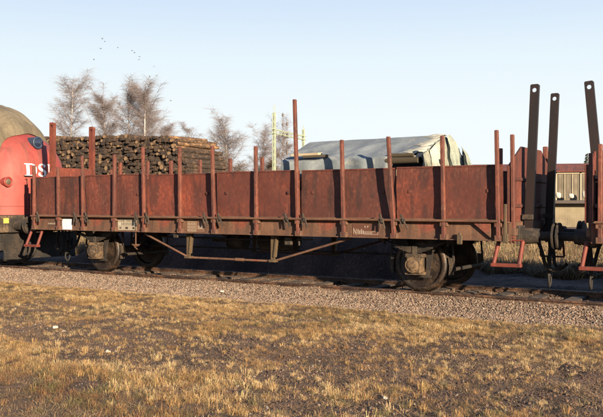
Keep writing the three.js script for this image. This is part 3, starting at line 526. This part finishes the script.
// ---------------------------------------------------------------- load on the wagon
{
  const grey = colorTex(512, (u, v) => { const a = fbm(u * 5, v * 5, 351, 4, 5), f = fbm(u * 60, v * 60, 353, 2, 60), d = fbm(u * 18, v * 18, 357, 3, 18); let c = lerp3([.135, .158, .178], [.21, .236, .252], clamp(a * 2 - .5)); c = lerp3(c, [.29, .29, .26], sstep(.6, .75, d) * .5); return c.map(x => x * (.85 + .3 * f)); }); grey.repeat.set(.5, .5);
  const pale = colorTex(512, (u, v) => { const a = fbm(u * 6, v * 6, 361, 4, 6), f = fbm(u * 40, v * 40, 363, 2, 40); return lerp3([.25, .245, .205], [.39, .385, .335], clamp(a * 2 - .5)).map(x => x * (.85 + .3 * f)); }); pale.repeat.set(.6, .6);
  const gm = std({ map: grey, roughness: .8, side: THREE.DoubleSide }), pmx = std({ map: pale, roughness: .8, side: THREE.DoubleSide }), po = std({ map: pale, color: S(.62, .63, .58), roughness: .85, side: THREE.DoubleSide }), om = std({ map: grey, color: S(1.4, 1.35, 1.05), roughness: .85, side: THREE.DoubleSide });
  const t = thing('tarpaulin', 'blue-grey tarpaulin stretched roof-like over the load in the wagon', 'tarpaulin');
  const prof = [[1.16, 2.10], [1.165, 2.28], [1.15, 2.42], [1.06, 2.465], [.7, 2.61], [.3, 2.765], [.03, 2.868], [-.02, 2.868], [-.3, 2.76], [-.8, 2.58], [-1.12, 2.44], [-1.17, 2.2]];
  const acc = [0]; for (let i = 1; i < prof.length; i++) acc.push(acc[i - 1] + Math.hypot(prof[i][0] - prof[i - 1][0], prof[i][1] - prof[i - 1][1]));
  const sec = v => { const s = v * acc[acc.length - 1]; let k = 0; while (k < acc.length - 2 && s > acc[k + 1]) k++; const f = (s - acc[k]) / (acc[k + 1] - acc[k]); return [mix(prof[k][0], prof[k + 1][0], f), mix(prof[k][1], prof[k + 1][1], f)]; };
  const cover = (x, v) => {
    let [z, y] = sec(v);
    const sag = .022 * Math.sin((x - 1.2) * 6.1) ** 2 * Math.max(0, Math.sin(Math.PI * clamp(v * 2.1))), wr = .026 * (fbm(x * 2.2 + z * 1.6, z * 1.1 - x * .4, 371, 3) - .5), diag = .022 * Math.pow(Math.abs(Math.sin(x * 2.3 + z * 2.6)), 14) * sstep(0, .3, z);
    y += wr - sag + diag + .02 * (x - 2.7) * .3; if (v < .12) z += .05 * (fbm(x * 3, y * 2, 375, 2) - .5) + .02 * Math.sin(x * 11);
    if (v < .16 && x > 3.45) { const k = sstep(3.45, 3.7, x); y = Math.max(y, mix(y, 2.44 + .03 * Math.sin(x * 12), k)); z = Math.min(z, mix(z, 1.06, k)); }
    return [x, y, z];
  };
  mesh('cover', surf(120, 90, (u, v) => cover(mix(1.2 + .02 * Math.sin(v * 9), 4.14, u), v)), gm, t);
  // pale ruffled edge where the sheet is turned over
  for (let k = 0; k < 8; k++) {   // the sheet's pale underside shows where its end is turned over in a row of folds
    const vv = .12 + k * .056, L = .30 + .07 * ((k * 5) % 3), W = .075 + .02 * ((k * 7) % 3), tilt = .35 * Math.sin(k * 2.3);
    mesh('turned_fold', surf(16, 12, (u, v) => { const w = Math.sin(Math.PI * Math.pow(u, .7)) * W, a = (v - .5) * 2, x = 4.17 - u * L, b = cover(x, clamp(vv + .02 + a * w * .26 - u * .05 + tilt * .06 * u, 0, 1)), up = .010 + .075 * (1 - .75 * vv / .53) * Math.pow(Math.max(0, 1 - a * a), .6) * Math.sin(Math.PI * Math.min(1, u * 1.05 + .12)) * (a < .2 ? 1 : .7); return [x, b[1] + up, b[2] + .03 * Math.max(0, .3 - vv)]; }), pmx, t);
  }
  // end flap hanging in folds over the gable
  const flap = (v0, v1, x0, mat, name, seed) => mesh(name, surf(50, 26, (u, v) => { const vv = mix(v0, v1, u), c = cover(4.12, vv), top = c[1], y = mix(top + .005, 2.08, v), f = u * 30 + seed; const k = Math.sin(Math.PI * Math.min(1, v * 1.2) * .5); return [x0 + k * (.05 * Math.sin(f) + .07 * (fbm(u * 7, v * 2 + seed, 391, 3) - .5) * 2 + .06) + .02 * v, y, c[2] * (1 + .03 * k)]; }), mat, t);
  flap(.04, .97, 4.12, gm, 'end_sheet', 7);
  flap(.09, .24, 4.16, po, 'end_flap', 1); flap(.21, .36, 4.20, pmx, 'end_flap', 3); flap(.33, .50, 4.18, po, 'end_flap', 4); flap(.47, .64, 4.24, om, 'end_flap', 2); flap(.58, .74, 4.19, gm, 'end_flap', 5); flap(.70, .84, 4.27, om, 'end_flap', 8); flap(.78, .97, 4.21, gm, 'end_flap', 11);
  const wood = colorTex(512, (u, v) => { const g = fbm(u * 6, v * 90, 401, 3, 6), a = fbm(u * 4, v * 4, 403, 3, 4); return lerp3([.46, .36, .22], [.72, .62, .45], clamp(g * .8 + a * .6 - .3)); }); wood.repeat.set(.5, .5);
  const pale2 = std({ map: wood, color: S(.8, .8, .8), roughness: .8 }), old = std({ map: wood, color: S(.11, .10, .085), roughness: .9 });
  tag(mesh('plank', rbox(.62, .045, .16, 1.75, 2.535, 1.09, .006, .1, 0, .01), pale2), 'pale sawn plank lying on the left end of the blue-grey tarpaulin', 'plank');
  tag(mesh('plank', rbox(.50, .045, .12, 1.98, 2.492, 1.13, .006, .1, .1, 0), old), 'dark weathered plank lying under the pale one on the tarpaulin', 'plank');
  const b = thing('timber_bundle', 'bundle of stacked boards showing under the lifted edge of the tarpaulin', 'timber', [0, 0, 0]);
  for (let r = 0; r < 5; r++) for (let c = 0; c < 7; c++) mesh('board', rbox(2.72, .17, .27, 2.74 + .03 * ((r * 5 + c * 3) % 4), 1.385 + r * .185, -.92 + c * .30, .008), r % 2 ? old : pale2, b, [r, c]);
  const bark = std({ map: wood, color: S(.085, .075, .06), roughness: 1 });
  const lg = mesh('log', [cylX(.06, .62, 3.78, 2.36, 1.12, 14, .055), cylX(.04, .5, 3.74, 2.455, 1.10, 10, .035)], bark); tag(lg, 'grey-brown log sticking out below the tarpaulin above the side boards', 'log');
}

// ---------------------------------------------------------------- log stack
{
  const bark = colorTex(512, (u, v) => { const a = fbm(u * 14, v * 40, 411, 4, 14), f = fbm(u * 5, v * 5, 413, 3, 5); return lerp3([.032, .020, .014], [.17, .105, .060], sstep(.40, .80, a * .65 + f * .35)); });
  const ends = [[.028, .017, .012], [.048, .028, .017], [.017, .011, .009], [.16, .098, .052], [.035, .021, .014]].map((c, k) => std({ color: S(...c), roughness: .95 }));
  const barkM = [S(1, 1, 1), S(.75, .7, .7), S(1.25, 1.15, 1.0)].map(c => std({ map: bark, color: c, roughness: 1 }));
  const peeled = [S(2.5, 2.2, 1.7), S(1.7, 1.5, 1.2)].map(c => std({ map: bark, color: c, roughness: .95 }));
  const R = rng(51), geos = [];
  for (let k = 0; k < 5; k++) { // irregular round log, 3 m long, front end at z = 0
    const n = 11, w = []; for (let i = 0; i <= n; i++) w.push(1 + .13 * (R() - .5)); w[n] = w[0];
    const side = surf(n, 3, (u, v) => { const i = Math.round(u * n), a = u * 6.2832, r = w[i] * (1 + .05 * Math.sin(v * 7 + k)); return [Math.cos(a) * r, Math.sin(a) * r, -3.05 * v]; });
    const cap = new THREE.CircleGeometry(1, n), P = cap.attributes.position; for (let i = 1; i < P.count; i++) { const s = w[(i - 1) % n]; P.setXYZ(i, P.getX(i) * s, P.getY(i) * s, 0); }
    const back = cap.clone().rotateY(Math.PI).translate(0, 0, -3.05);
    const g = mergeGeometries([side, cap, back].map(plain), true); geos.push(g);
  }
  const st = thing('log_stack', 'tall stack of dark pulpwood logs with cut ends facing the viewer', 'log pile', [-14, -.15, -14.5]);
  const logs = [];
  let y = .12, row = 0;
  while (y < 5.6) {
    const rowR = .075 + .028 * R(), xr = mix(1.3, -1.1, clamp(y / 4.95)) + .25 * (R() - .5), maxTop = x => 4.86 + .04 * (-x) + .05 * Math.sin(x * .9);
    for (let x = xr - (row % 2) * .1; x > -11.5;) { const r = rowR * (.75 + .5 * R()); if (y < maxTop(x)) logs.push([x, y + (R() - .5) * .05, (R() - .5) * .35, r]); x -= r * 2.0 + .01 * R(); }
    y += rowR * 1.78; row++;
  }
  logs.sort((a, b) => b[1] - a[1]);
  const vis = logs.slice(0, 300), rest = logs.slice(300), o = new THREE.Object3D();
  vis.forEach(([x, yy, z, r], i) => { const g = geos[i % 5], m = new THREE.Mesh(g, [x > mix(1.3, -1.1, clamp(yy / 4.95)) - .75 ? peeled[i % 2] : barkM[Math.floor(R() * 3)], ends[Math.floor(R() * 5)], ends[0]]); m.name = 'log'; m.position.set(x, yy, z); m.scale.set(r, r, 1); m.rotation.set((R() - .5) * .03, (R() - .5) * .05, R() * 6.28, 'YXZ'); m.castShadow = m.receiveShadow = true; st.add(m); });
  const low = rest.map(([x, yy, z, r], i) => { o.position.set(x, yy, z); o.scale.set(r, r, 1); o.rotation.set((R() - .5) * .03, (R() - .5) * .05, R() * 6.28); o.updateMatrix(); return [i % 5, geos[i % 5].clone().applyMatrix4(o.matrix)]; });
  const split = k => { const a = []; for (const [, g] of low) { const q = g.groups[k], h = new THREE.BufferGeometry(); for (const n of ['position', 'normal', 'uv']) { const at = g.attributes[n]; h.setAttribute(n, new THREE.BufferAttribute(at.array.slice(q.start * at.itemSize, (q.start + q.count) * at.itemSize), at.itemSize)); } a.push(h); } return a; };
  const allSides = mergeGeometries([...split(0), ...split(2)]), fronts = [0, 1, 2, 3, 4].map(k => mergeGeometries(split(1).filter((_, i) => (i * 7 + (i >> 2)) % 5 === k)));
  const lg = new THREE.Mesh(mergeGeometries([allSides, ...fronts], true), [barkM[1], ...ends]); lg.name = 'lower_logs'; lg.userData.kind = 'stuff'; lg.castShadow = lg.receiveShadow = true; st.add(lg);
}

// ---------------------------------------------------------------- bare trees
const birchBark = (() => { const t = colorTex(256, (u, v) => { const a = vnoise(u * 6, v * 60, 421, 6), f = fbm(u * 8, v * 16, 423, 3, 8); return lerp3([.55, .50, .48], [.10, .08, .07], sstep(.66, .8, a * .6 + f * .4)); }); t.repeat.set(.6, .6); return std({ map: t, roughness: .9 }); })();
const limbM = std({ color: S(.13, .10, .09), roughness: 1 }), twigM = std({ color: S(.145, .118, .118), roughness: 1, side: THREE.DoubleSide }), brownTwig = std({ color: S(.11, .075, .05), roughness: 1, side: THREE.DoubleSide });
function bareTree(label, x, z, H, spread, seed, opt = {}) {
  if (!opt.brown) spread *= 1.18;
  const R = rng(seed), t = thing(opt.name || 'birch_tree', label, opt.cat || 'tree', [x, -.2, z], 0, opt.group);
  const pts = []; let lx = (R() - .5) * .06 * H, lz = (R() - .5) * .04 * H; for (let i = 0; i <= 8; i++) { const f = i / 8; pts.push([lx * f * f + .12 * Math.sin(f * 5 + seed), H * .96 * f, lz * f * f + .1 * Math.cos(f * 4 + seed)]); }
  const at = f => { const k = Math.min(7, Math.floor(f * 8)), q = f * 8 - k; return pts[k].map((v, i) => mix(v, pts[k + 1][i], q)); };
  const trunkG = []; const r0 = opt.r || .012 * H + .02; for (let i = 0; i < 8; i++) trunkG.push(bar(pts[i], pts[i + 1], r0 * (1 - i / 8.6), 7, r0 * (1 - (i + 1) / 8.6)));
  mesh('trunk', trunkG, birchBark, t);
  const limbG = [], tw = [];
  const tri = (a, b, w) => { const d = [b[0] - a[0], b[1] - a[1], b[2] - a[2]], L = Math.hypot(...d) || 1, n = [R() - .5, R() - .5, R() - .5]; let c = [d[1] * n[2] - d[2] * n[1], d[2] * n[0] - d[0] * n[2], d[0] * n[1] - d[1] * n[0]]; const cl = Math.hypot(...c) || 1; c = c.map(v => v / cl * w / 2); tw.push(a[0] - c[0], a[1] - c[1], a[2] - c[2], a[0] + c[0], a[1] + c[1], a[2] + c[2], ...b); };
  const nl = Math.round((opt.limbs || 34) * 1.5), start = opt.start ?? .22;
  for (let k = 0; k < nl; k++) {
    const f = start + (1 - start) * (k + R()) / nl * .97, a = R() * 6.283, prof = Math.sin(Math.PI * Math.pow(clamp((f - start * .5) / (1.04 - start * .5)), .95)) ** .5 * .88 + .10, L = spread * prof * (.30 + .75 * R() * R() + .15 * Math.sin(a * 2 + seed)), A = at(f), up = .35 + 1.1 * R() + .6 * f;
    let p = A, dir = [Math.cos(a), up, Math.sin(a)]; const n = 5; const lim = [];
    for (let i = 0; i < n; i++) { const s = L / n; const q = [p[0] + dir[0] * s + (R() - .5) * .12 * s, p[1] + dir[1] * s, p[2] + dir[2] * s + (R() - .5) * .12 * s]; limbG.push(bar(p, q, .028 * (H / 12) * (1 - i / 5.5), 4, .028 * (H / 12) * (1 - (i + 1) / 5.5))); lim.push([p, q]); p = q; dir = [dir[0] + (R() - .5) * .25, dir[1] + .02, dir[2] + (R() - .5) * .25]; }
    const nt = (opt.twigs || 60) * (.7 + 1.5 * R()); for (let i = 0; i < nt; i++) {
      const e = lim[Math.floor(Math.pow(R(), .7) * n)], q = R(), b0 = e[0].map((v, m) => mix(v, e[1][m], q)), l = (.35 + .75 * R()) * spread * .42, aa = R() * 6.28, droop = opt.droop ?? .35; let c = b0, d = [Math.cos(aa) * .8 + dir[0] * .3, .75 * R() + .15, Math.sin(aa) * .8 + dir[2] * .3];
      const m1 = [c[0] + d[0] * l * .5, c[1] + d[1] * l * .5, c[2] + d[2] * l * .5]; tri(c, m1, .016); for (let h = 0; h < 3; h++) { const g = [d[0] + (R() - .5) * 1.1, d[1] * .6 - droop * 2 * R() + (R() - .3) * .6, d[2] + (R() - .5) * 1.1], s = mix(.3, 1, R()), c0 = c.map((v, m) => mix(v, m1[m], s)); tri(c0, [c0[0] + g[0] * l * .5, c0[1] + g[1] * l * .5, c0[2] + g[2] * l * .5], .0125); }
    }
  }
  mesh('limbs', limbG, limbM, t);
  const g = new THREE.BufferGeometry(); g.setAttribute('position', new THREE.Float32BufferAttribute(tw, 3)); g.computeVertexNormals(); mesh('crown', g, opt.brown ? brownTwig : twigM, t);
  return t;
}
// a point on the ground plan: metres to the right of the view axis, metres ahead of the camera
const plan = (right, ahead) => { const a = THREE.MathUtils.degToRad(31.9); return [9.83 + right * Math.cos(a) - ahead * Math.sin(a), 14.25 - right * Math.sin(a) - ahead * Math.cos(a)]; };
const tree = (label, right, ahead, H, spread, seed, opt) => bareTree(label, ...plan(right, ahead), H, spread, seed, opt);
tree('tall slender bare birch standing alone at far left above the logs', -20.3, 70, 12.6, 2.4, 501, { limbs: 36 });
tree('bare birch with dense round twig clump, left in the birch clump', -17.1, 70, 11.3, 2.3, 502, { limbs: 34, twigs: 75, start: .35 });
tree('bare birch in the middle of the clump above the log stack', -15.6, 73, 12.4, 2.5, 503, { limbs: 38 });
tree('white-trunked bare birch at the right of the clump above the logs', -13.7, 70, 12.0, 2.4, 504, { limbs: 38 });
tree('bare birch half hidden behind the others in the clump above the logs', -14.9, 77, 12.2, 2.6, 514, { limbs: 36 });
tree('thin leaning bare birch just right of the birch clump', -12.6, 74, 9.0, 2.2, 508, { limbs: 24, start: .3 });
tree('small faint bare tree above the top right of the log stack', -10.6, 78, 9.3, 1.6, 505, { limbs: 22 });
tree('white-trunked bare birch to the right of the log stack', -6.6, 72, 8.8, 2.3, 506, { limbs: 34, start: .3 });
tree('bare brownish tree left of the green mast', -3.9, 76, 8.2, 2.2, 507, { limbs: 30, start: .12 });
tree('bare brownish tree right beside the green mast', -1.7, 82, 8.9, 2.6, 509, { limbs: 32, start: .1 });
tree('low bare bush beside the green mast, low over the boards', -2.7, 66, 5.2, 2.0, 510, { limbs: 30, start: .04, r: .05, brown: true, name: 'bare_bush', cat: 'bush' });
tree('low bare bush between the log stack and the white-trunked birch', -7.9, 62, 4.4, 1.9, 511, { limbs: 28, start: .04, r: .05, brown: true, name: 'bare_bush', cat: 'bush' });
tree('low bare bush in front of the white-trunked birch', -5.4, 64, 4.8, 2.0, 512, { limbs: 28, start: .04, r: .05, brown: true, name: 'bare_bush', cat: 'bush' });
tree('small faint bare treetop showing above the blue-grey tarpaulin', 7.4, 95, 8.6, 1.0, 513, { limbs: 18, start: .5 });
{ // little dark conifer over the shed roof
  const [x, z] = plan(32.2, 90), t = thing('conifer_tree', 'small dark conifer showing above the shed roof at far right', 'tree', [x, 0, z]);
  mesh('trunk', cylY(.09, 6.8, 0, 3.3, 0, 6, .02), limbM, t);
  const R = rng(9), pos = []; for (let i = 0; i < 900; i++) { const f = R(), y = 1 + 6.2 * f, rr = (1 - f) * 1.3 + .08, a = R() * 6.28, r = rr * Math.sqrt(R()), c = [Math.cos(a) * r, y - r * .25, Math.sin(a) * r]; pos.push(...c, c[0] + (R() - .5) * .3, c[1] + .1, c[2] + (R() - .5) * .3, c[0] + Math.cos(a) * .3, c[1] - .08, c[2] + Math.sin(a) * .3); }
  const g = new THREE.BufferGeometry(); g.setAttribute('position', new THREE.Float32BufferAttribute(pos, 3)); g.computeVertexNormals(); mesh('crown', g, std({ color: S(.035, .045, .03), roughness: 1, side: THREE.DoubleSide }), t);
}

{ // far edge of woodland all round the yard
  const R = rng(71), pos = []; for (let i = 0; i < 900; i++) { const a = R() * 6.283, r = Math.sqrt(R()) * 3.2, y = 7.5 * R() * (1 - r / 6), x = Math.cos(a) * r, z = Math.sin(a) * r; pos.push(x, y, z, x + (R() - .5) * .4, y + .2, z + (R() - .5) * .4, x + (R() - .5) * 1.2, y + .9 + R(), z + (R() - .5) * 1.2); }
  const g = new THREE.BufferGeometry(); g.setAttribute('position', new THREE.Float32BufferAttribute(pos, 3)); g.computeVertexNormals();
  const N = 420, im = new THREE.InstancedMesh(g, std({ color: S(.06, .045, .038), roughness: 1, side: THREE.DoubleSide }), N), o = new THREE.Object3D();
  for (let i = 0; i < N; i++) { const [x, z] = plan(mix(-150, 190, i / N) + 3 * R(), 190 + 25 * R()); o.position.set(x, -.4, z); o.rotation.y = R() * 6; o.scale.set(1, .55 + .3 * R(), 1); o.updateMatrix(); im.setMatrixAt(i, o.matrix); }
  im.name = 'distant_wood'; im.castShadow = im.receiveShadow = true; tag(im, 'low brown edge of bare woodland far beyond the yard', 'wood', null, 'stuff');
}

// ---------------------------------------------------------------- gantry mast
{
  const t = thing('gantry', 'pale green steel gantry of two masts and a crossbeam before bare trees', 'gantry'), pg = std({ color: S(.25, .28, .20), roughness: .7 }), ins = std({ color: S(.05, .03, .025), roughness: .4 });
  const [ax, az] = plan(-2.05, 60), [bx, bz] = plan(.15, 66);
  const lattice = (x, z, h) => { const g = [], w = .07; for (const p of [-w, w]) for (const q of [-w, w]) g.push(box(.05, h, .05, x + p, h / 2 - .2, z + q)); for (let i = 0; i < h / .5; i++) { const y = i * .5; g.push(bar([x - w, y, z + w], [x + w, y + .5, z + w], .02, 4), bar([x + w, y, z - w], [x + w, y + .5, z + w], .02, 4)); } return g; };
  mesh('mast', lattice(ax, az, 8.6), pg, t); mesh('mast', lattice(bx, bz, 7.9), pg, t);
  const L = Math.hypot(bx - ax, bz - az), an = Math.atan2(-(bz - az), bx - ax), beam = []; for (const y of [0, .3]) for (const q of [-.1, .1]) beam.push(box(L + 1.0, .05, .05, L / 2, y, q)); for (let i = 0; i < L / .4; i++) beam.push(bar([i * .4, i % 2 ? 0 : .3, .1], [i * .4 + .4, i % 2 ? .3 : 0, .1], .02, 4));
  mesh('crossbeam', beam.map(g => put(g, ax, 6.85, az, 0, an, 0)), pg, t);
  for (const [f, y0, y1] of [[.28, 5.2, 8.6], [.42, 4.6, 8.2]]) { const x = mix(ax, bx, f), z = mix(az, bz, f), g = [cylY(.015, y1 - y0, x, (y0 + y1) / 2, z, 5)]; for (let y = y0 + .2; y < y1; y += .75) g.push(cylY(.08, .16, x, y, z, 8), cylY(.055, .26, x, y, z, 8)); mesh('insulator_string', g, ins, t); }
}

// ---------------------------------------------------------------- goods shed beyond the gap between the wagons
{
  const [lx, lz] = plan(9.5, 61.5), [rx, rz] = plan(26.5, 57.5), L = Math.hypot(rx - lx, rz - lz), t = thing('goods_shed', 'pale board goods shed with low brown roof and loading dock, far right', 'shed', [lx, -.15, lz], Math.atan2(-(rz - lz), rx - lx));
  const wood = colorTex(256, (u, v) => { const g = fbm(u * 50, v * 4, 431, 3, 4), a = fbm(u * 5, v * 5, 433, 3, 5); return lerp3([.10, .08, .056], [.20, .165, .12], clamp(g * .7 + a * .6 - .2)); }); wood.repeat.set(.5, .5);
  const wm = [.8, 1, 1.18].map(k => std({ map: wood, color: S(k, k, k), roughness: .9 })), dark = std({ color: S(.05, .04, .035), roughness: .9 }), trim = std({ color: S(.27, .225, .16), roughness: .8 }), roof = std({ map: rust, color: S(1.5, 1.7, 1.8), roughness: .9 }), stone = std({ map: wood, color: S(1.5, 1.5, 1.4), roughness: 1 });
  mesh('plinth', box(L, 1.75, 6, L / 2, .875, -3), stone, t);
  mesh('dock_ledge', box(L, .22, 7, L / 2, 1.87, -2.6), dark, t);
  mesh('wall', box(L, 2.1, 5, L / 2, 3.03, -3.2), dark, t);
  const n = Math.floor(L / .28), bg = [0, 1, 2].map(k => metric(plain(rbox(.265, 2.08, .05, 0, 0, 0, .01)), [k * .4, k]));
  const R = rng(3); for (let i = 0; i < n; i++) { const m = new THREE.Mesh(bg[i % 3], wm[Math.floor(R() * 3)]); m.name = 'board'; m.position.set(.14 + i * .28, 3.03, -.66); m.castShadow = m.receiveShadow = true; t.add(m); }
  for (let x = .9; x < L; x += 1.75) { const f = mesh('door_frame', [box(.09, 2.0, .07, x, 3.0, -.59), box(1.6, .12, .07, x + .85, 4.03, -.59), box(.04, 1.9, .06, x + .6, 3.0, -.592), box(.04, 1.9, .06, x + 1.15, 3.0, -.592)], trim, t); }
  mesh('roof', put(prism([[-.35, 4.10], [-.35, 4.18], [-3.3, 4.85], [-6.2, 4.18], [-6.2, 4.1]].map(p => [-p[0], p[1]]), L + .6), -.3, 0, 0, 0, Math.PI / 2, 0), roof, t);
  const cloth = std({ color: S(.34, .32, .28), roughness: .9 }), q = t.rotation.y;
  [[-1.85, .42, 'leftmost'], [-.95, .34, 'middle'], [.0, .52, 'rightmost and tallest']].forEach(([dx, h, w]) => {
    const d = 11.6 + dx, X = lx + Math.cos(q) * d, Z = lz - Math.sin(q) * d, g = new THREE.SphereGeometry(.3, 14, 10), P = g.attributes.position; for (let i = 0; i < P.count; i++) { const x = P.getX(i), y = P.getY(i), z = P.getZ(i), k = 1 + .2 * (vnoise(x * 8 + dx, y * 8 + z * 5, 441) - .5); P.setXYZ(i, Math.sign(x) * Math.pow(Math.abs(x) / .3, .7) * .3 * k, (Math.sign(y) * Math.pow(Math.abs(y) / .3, .6) + 1) * h * .75 * k, Math.sign(z) * Math.pow(Math.abs(z) / .3, .7) * .3 * k); } g.computeVertexNormals();
    tag(mesh('sack', put(g.scale(.6, .7, .6), X + Math.sin(q) * .25, 1.98, Z + .25), cloth), w + ' of the white sacks on the dock of the goods shed', 'sack', 'white sacks on the shed dock');
  });
}

// ---------------------------------------------------------------- pale stones in the grass, birds
{
  const R = rng(61), sm = std({ color: S(.34, .30, .26), roughness: .95 });
  const stone = (label, x, z, s) => { const g = new THREE.IcosahedronGeometry(s, 1), P = g.attributes.position, w = R() * 50; for (let i = 0; i < P.count; i++) { const k = 1 + 1.1 * (vnoise(P.getX(i) / s * 1.7 + w, P.getY(i) / s * 1.7 + P.getZ(i) / s * 1.3, 451) - .5); P.setXYZ(i, P.getX(i) * k * 1.3, P.getY(i) * k * .7, P.getZ(i) * k); } g.computeVertexNormals(); tag(mesh('stone', put(g, x, groundY(x, z) + s * .35, z, 0, R() * 6, 0), sm), label, 'stone'); };
  stone('larger white stone of the pair in the grass at left', 1.15, 6.72, .032); stone('smaller white stone beside the larger one in the grass at left', 1.36, 6.74, .022);
  stone('pale stone on the bare strip of soil at lower left', 2.95, 7.49, .03); stone('white stone low at the right in the foreground grass', 6.68, 7.78, .022);
  const s2 = std({ color: S(.34, .29, .24), roughness: .9 }); const g = new THREE.IcosahedronGeometry(.04, 1); tag(mesh('stone', put(g.scale(1.4, .6, 1), .4, ballastY(.4, 2.0) + .03, 2.0), s2), 'white stone on the ballast right of the left wheel', 'stone');
  const bm = std({ color: S(.08, .08, .085), roughness: .9, side: THREE.DoubleSide }), places = [[103, 39, 'topmost'], [105, 42], [101, 49], [118, 48], [132, 51], [135, 53], [139, 60], [140, 57], [94, 60], [154, 67], [150, 77], [157, 76], [171, 101], [212, 112]];
  const bird = (() => { const b = new THREE.SphereGeometry(.09, 8, 6).scale(2.2, .8, .8), w = [1, -1].map(s => { const g2 = prism([[-.12, 0], [.12, 0], [.08, .28], [-.06, .5], [-.1, .28]], .012); g2.rotateX(s * 1.15); return put(g2, 0, .02, 0); }), tl = prism([[-.18, -.04], [-.18, .04], [-.36, .08], [-.36, -.08]], .01).rotateX(Math.PI / 2); return mergeGeometries([b, ...w, tl].map(plain)); })();
  places.forEach(([px, py], i) => { const Z = 58 + (i * 7) % 11, [x, z] = plan((px - 301.5) / 801 * Z, Z), m = new THREE.Mesh(bird, bm); m.name = numbered('bird'); m.position.set(x, 1.586 + (203.7 - py) / 801 * Z, z); m.scale.setScalar(.27); m.rotation.set(.2 * Math.sin(i * 3), i * 1.3, .3 * Math.cos(i * 5)); m.castShadow = true; tag(m, 'tiny dark bird flying in the loose flock above the birches', 'bird', 'birds of the loose flock in the sky'); });
}

renderer.render(scene, camera);
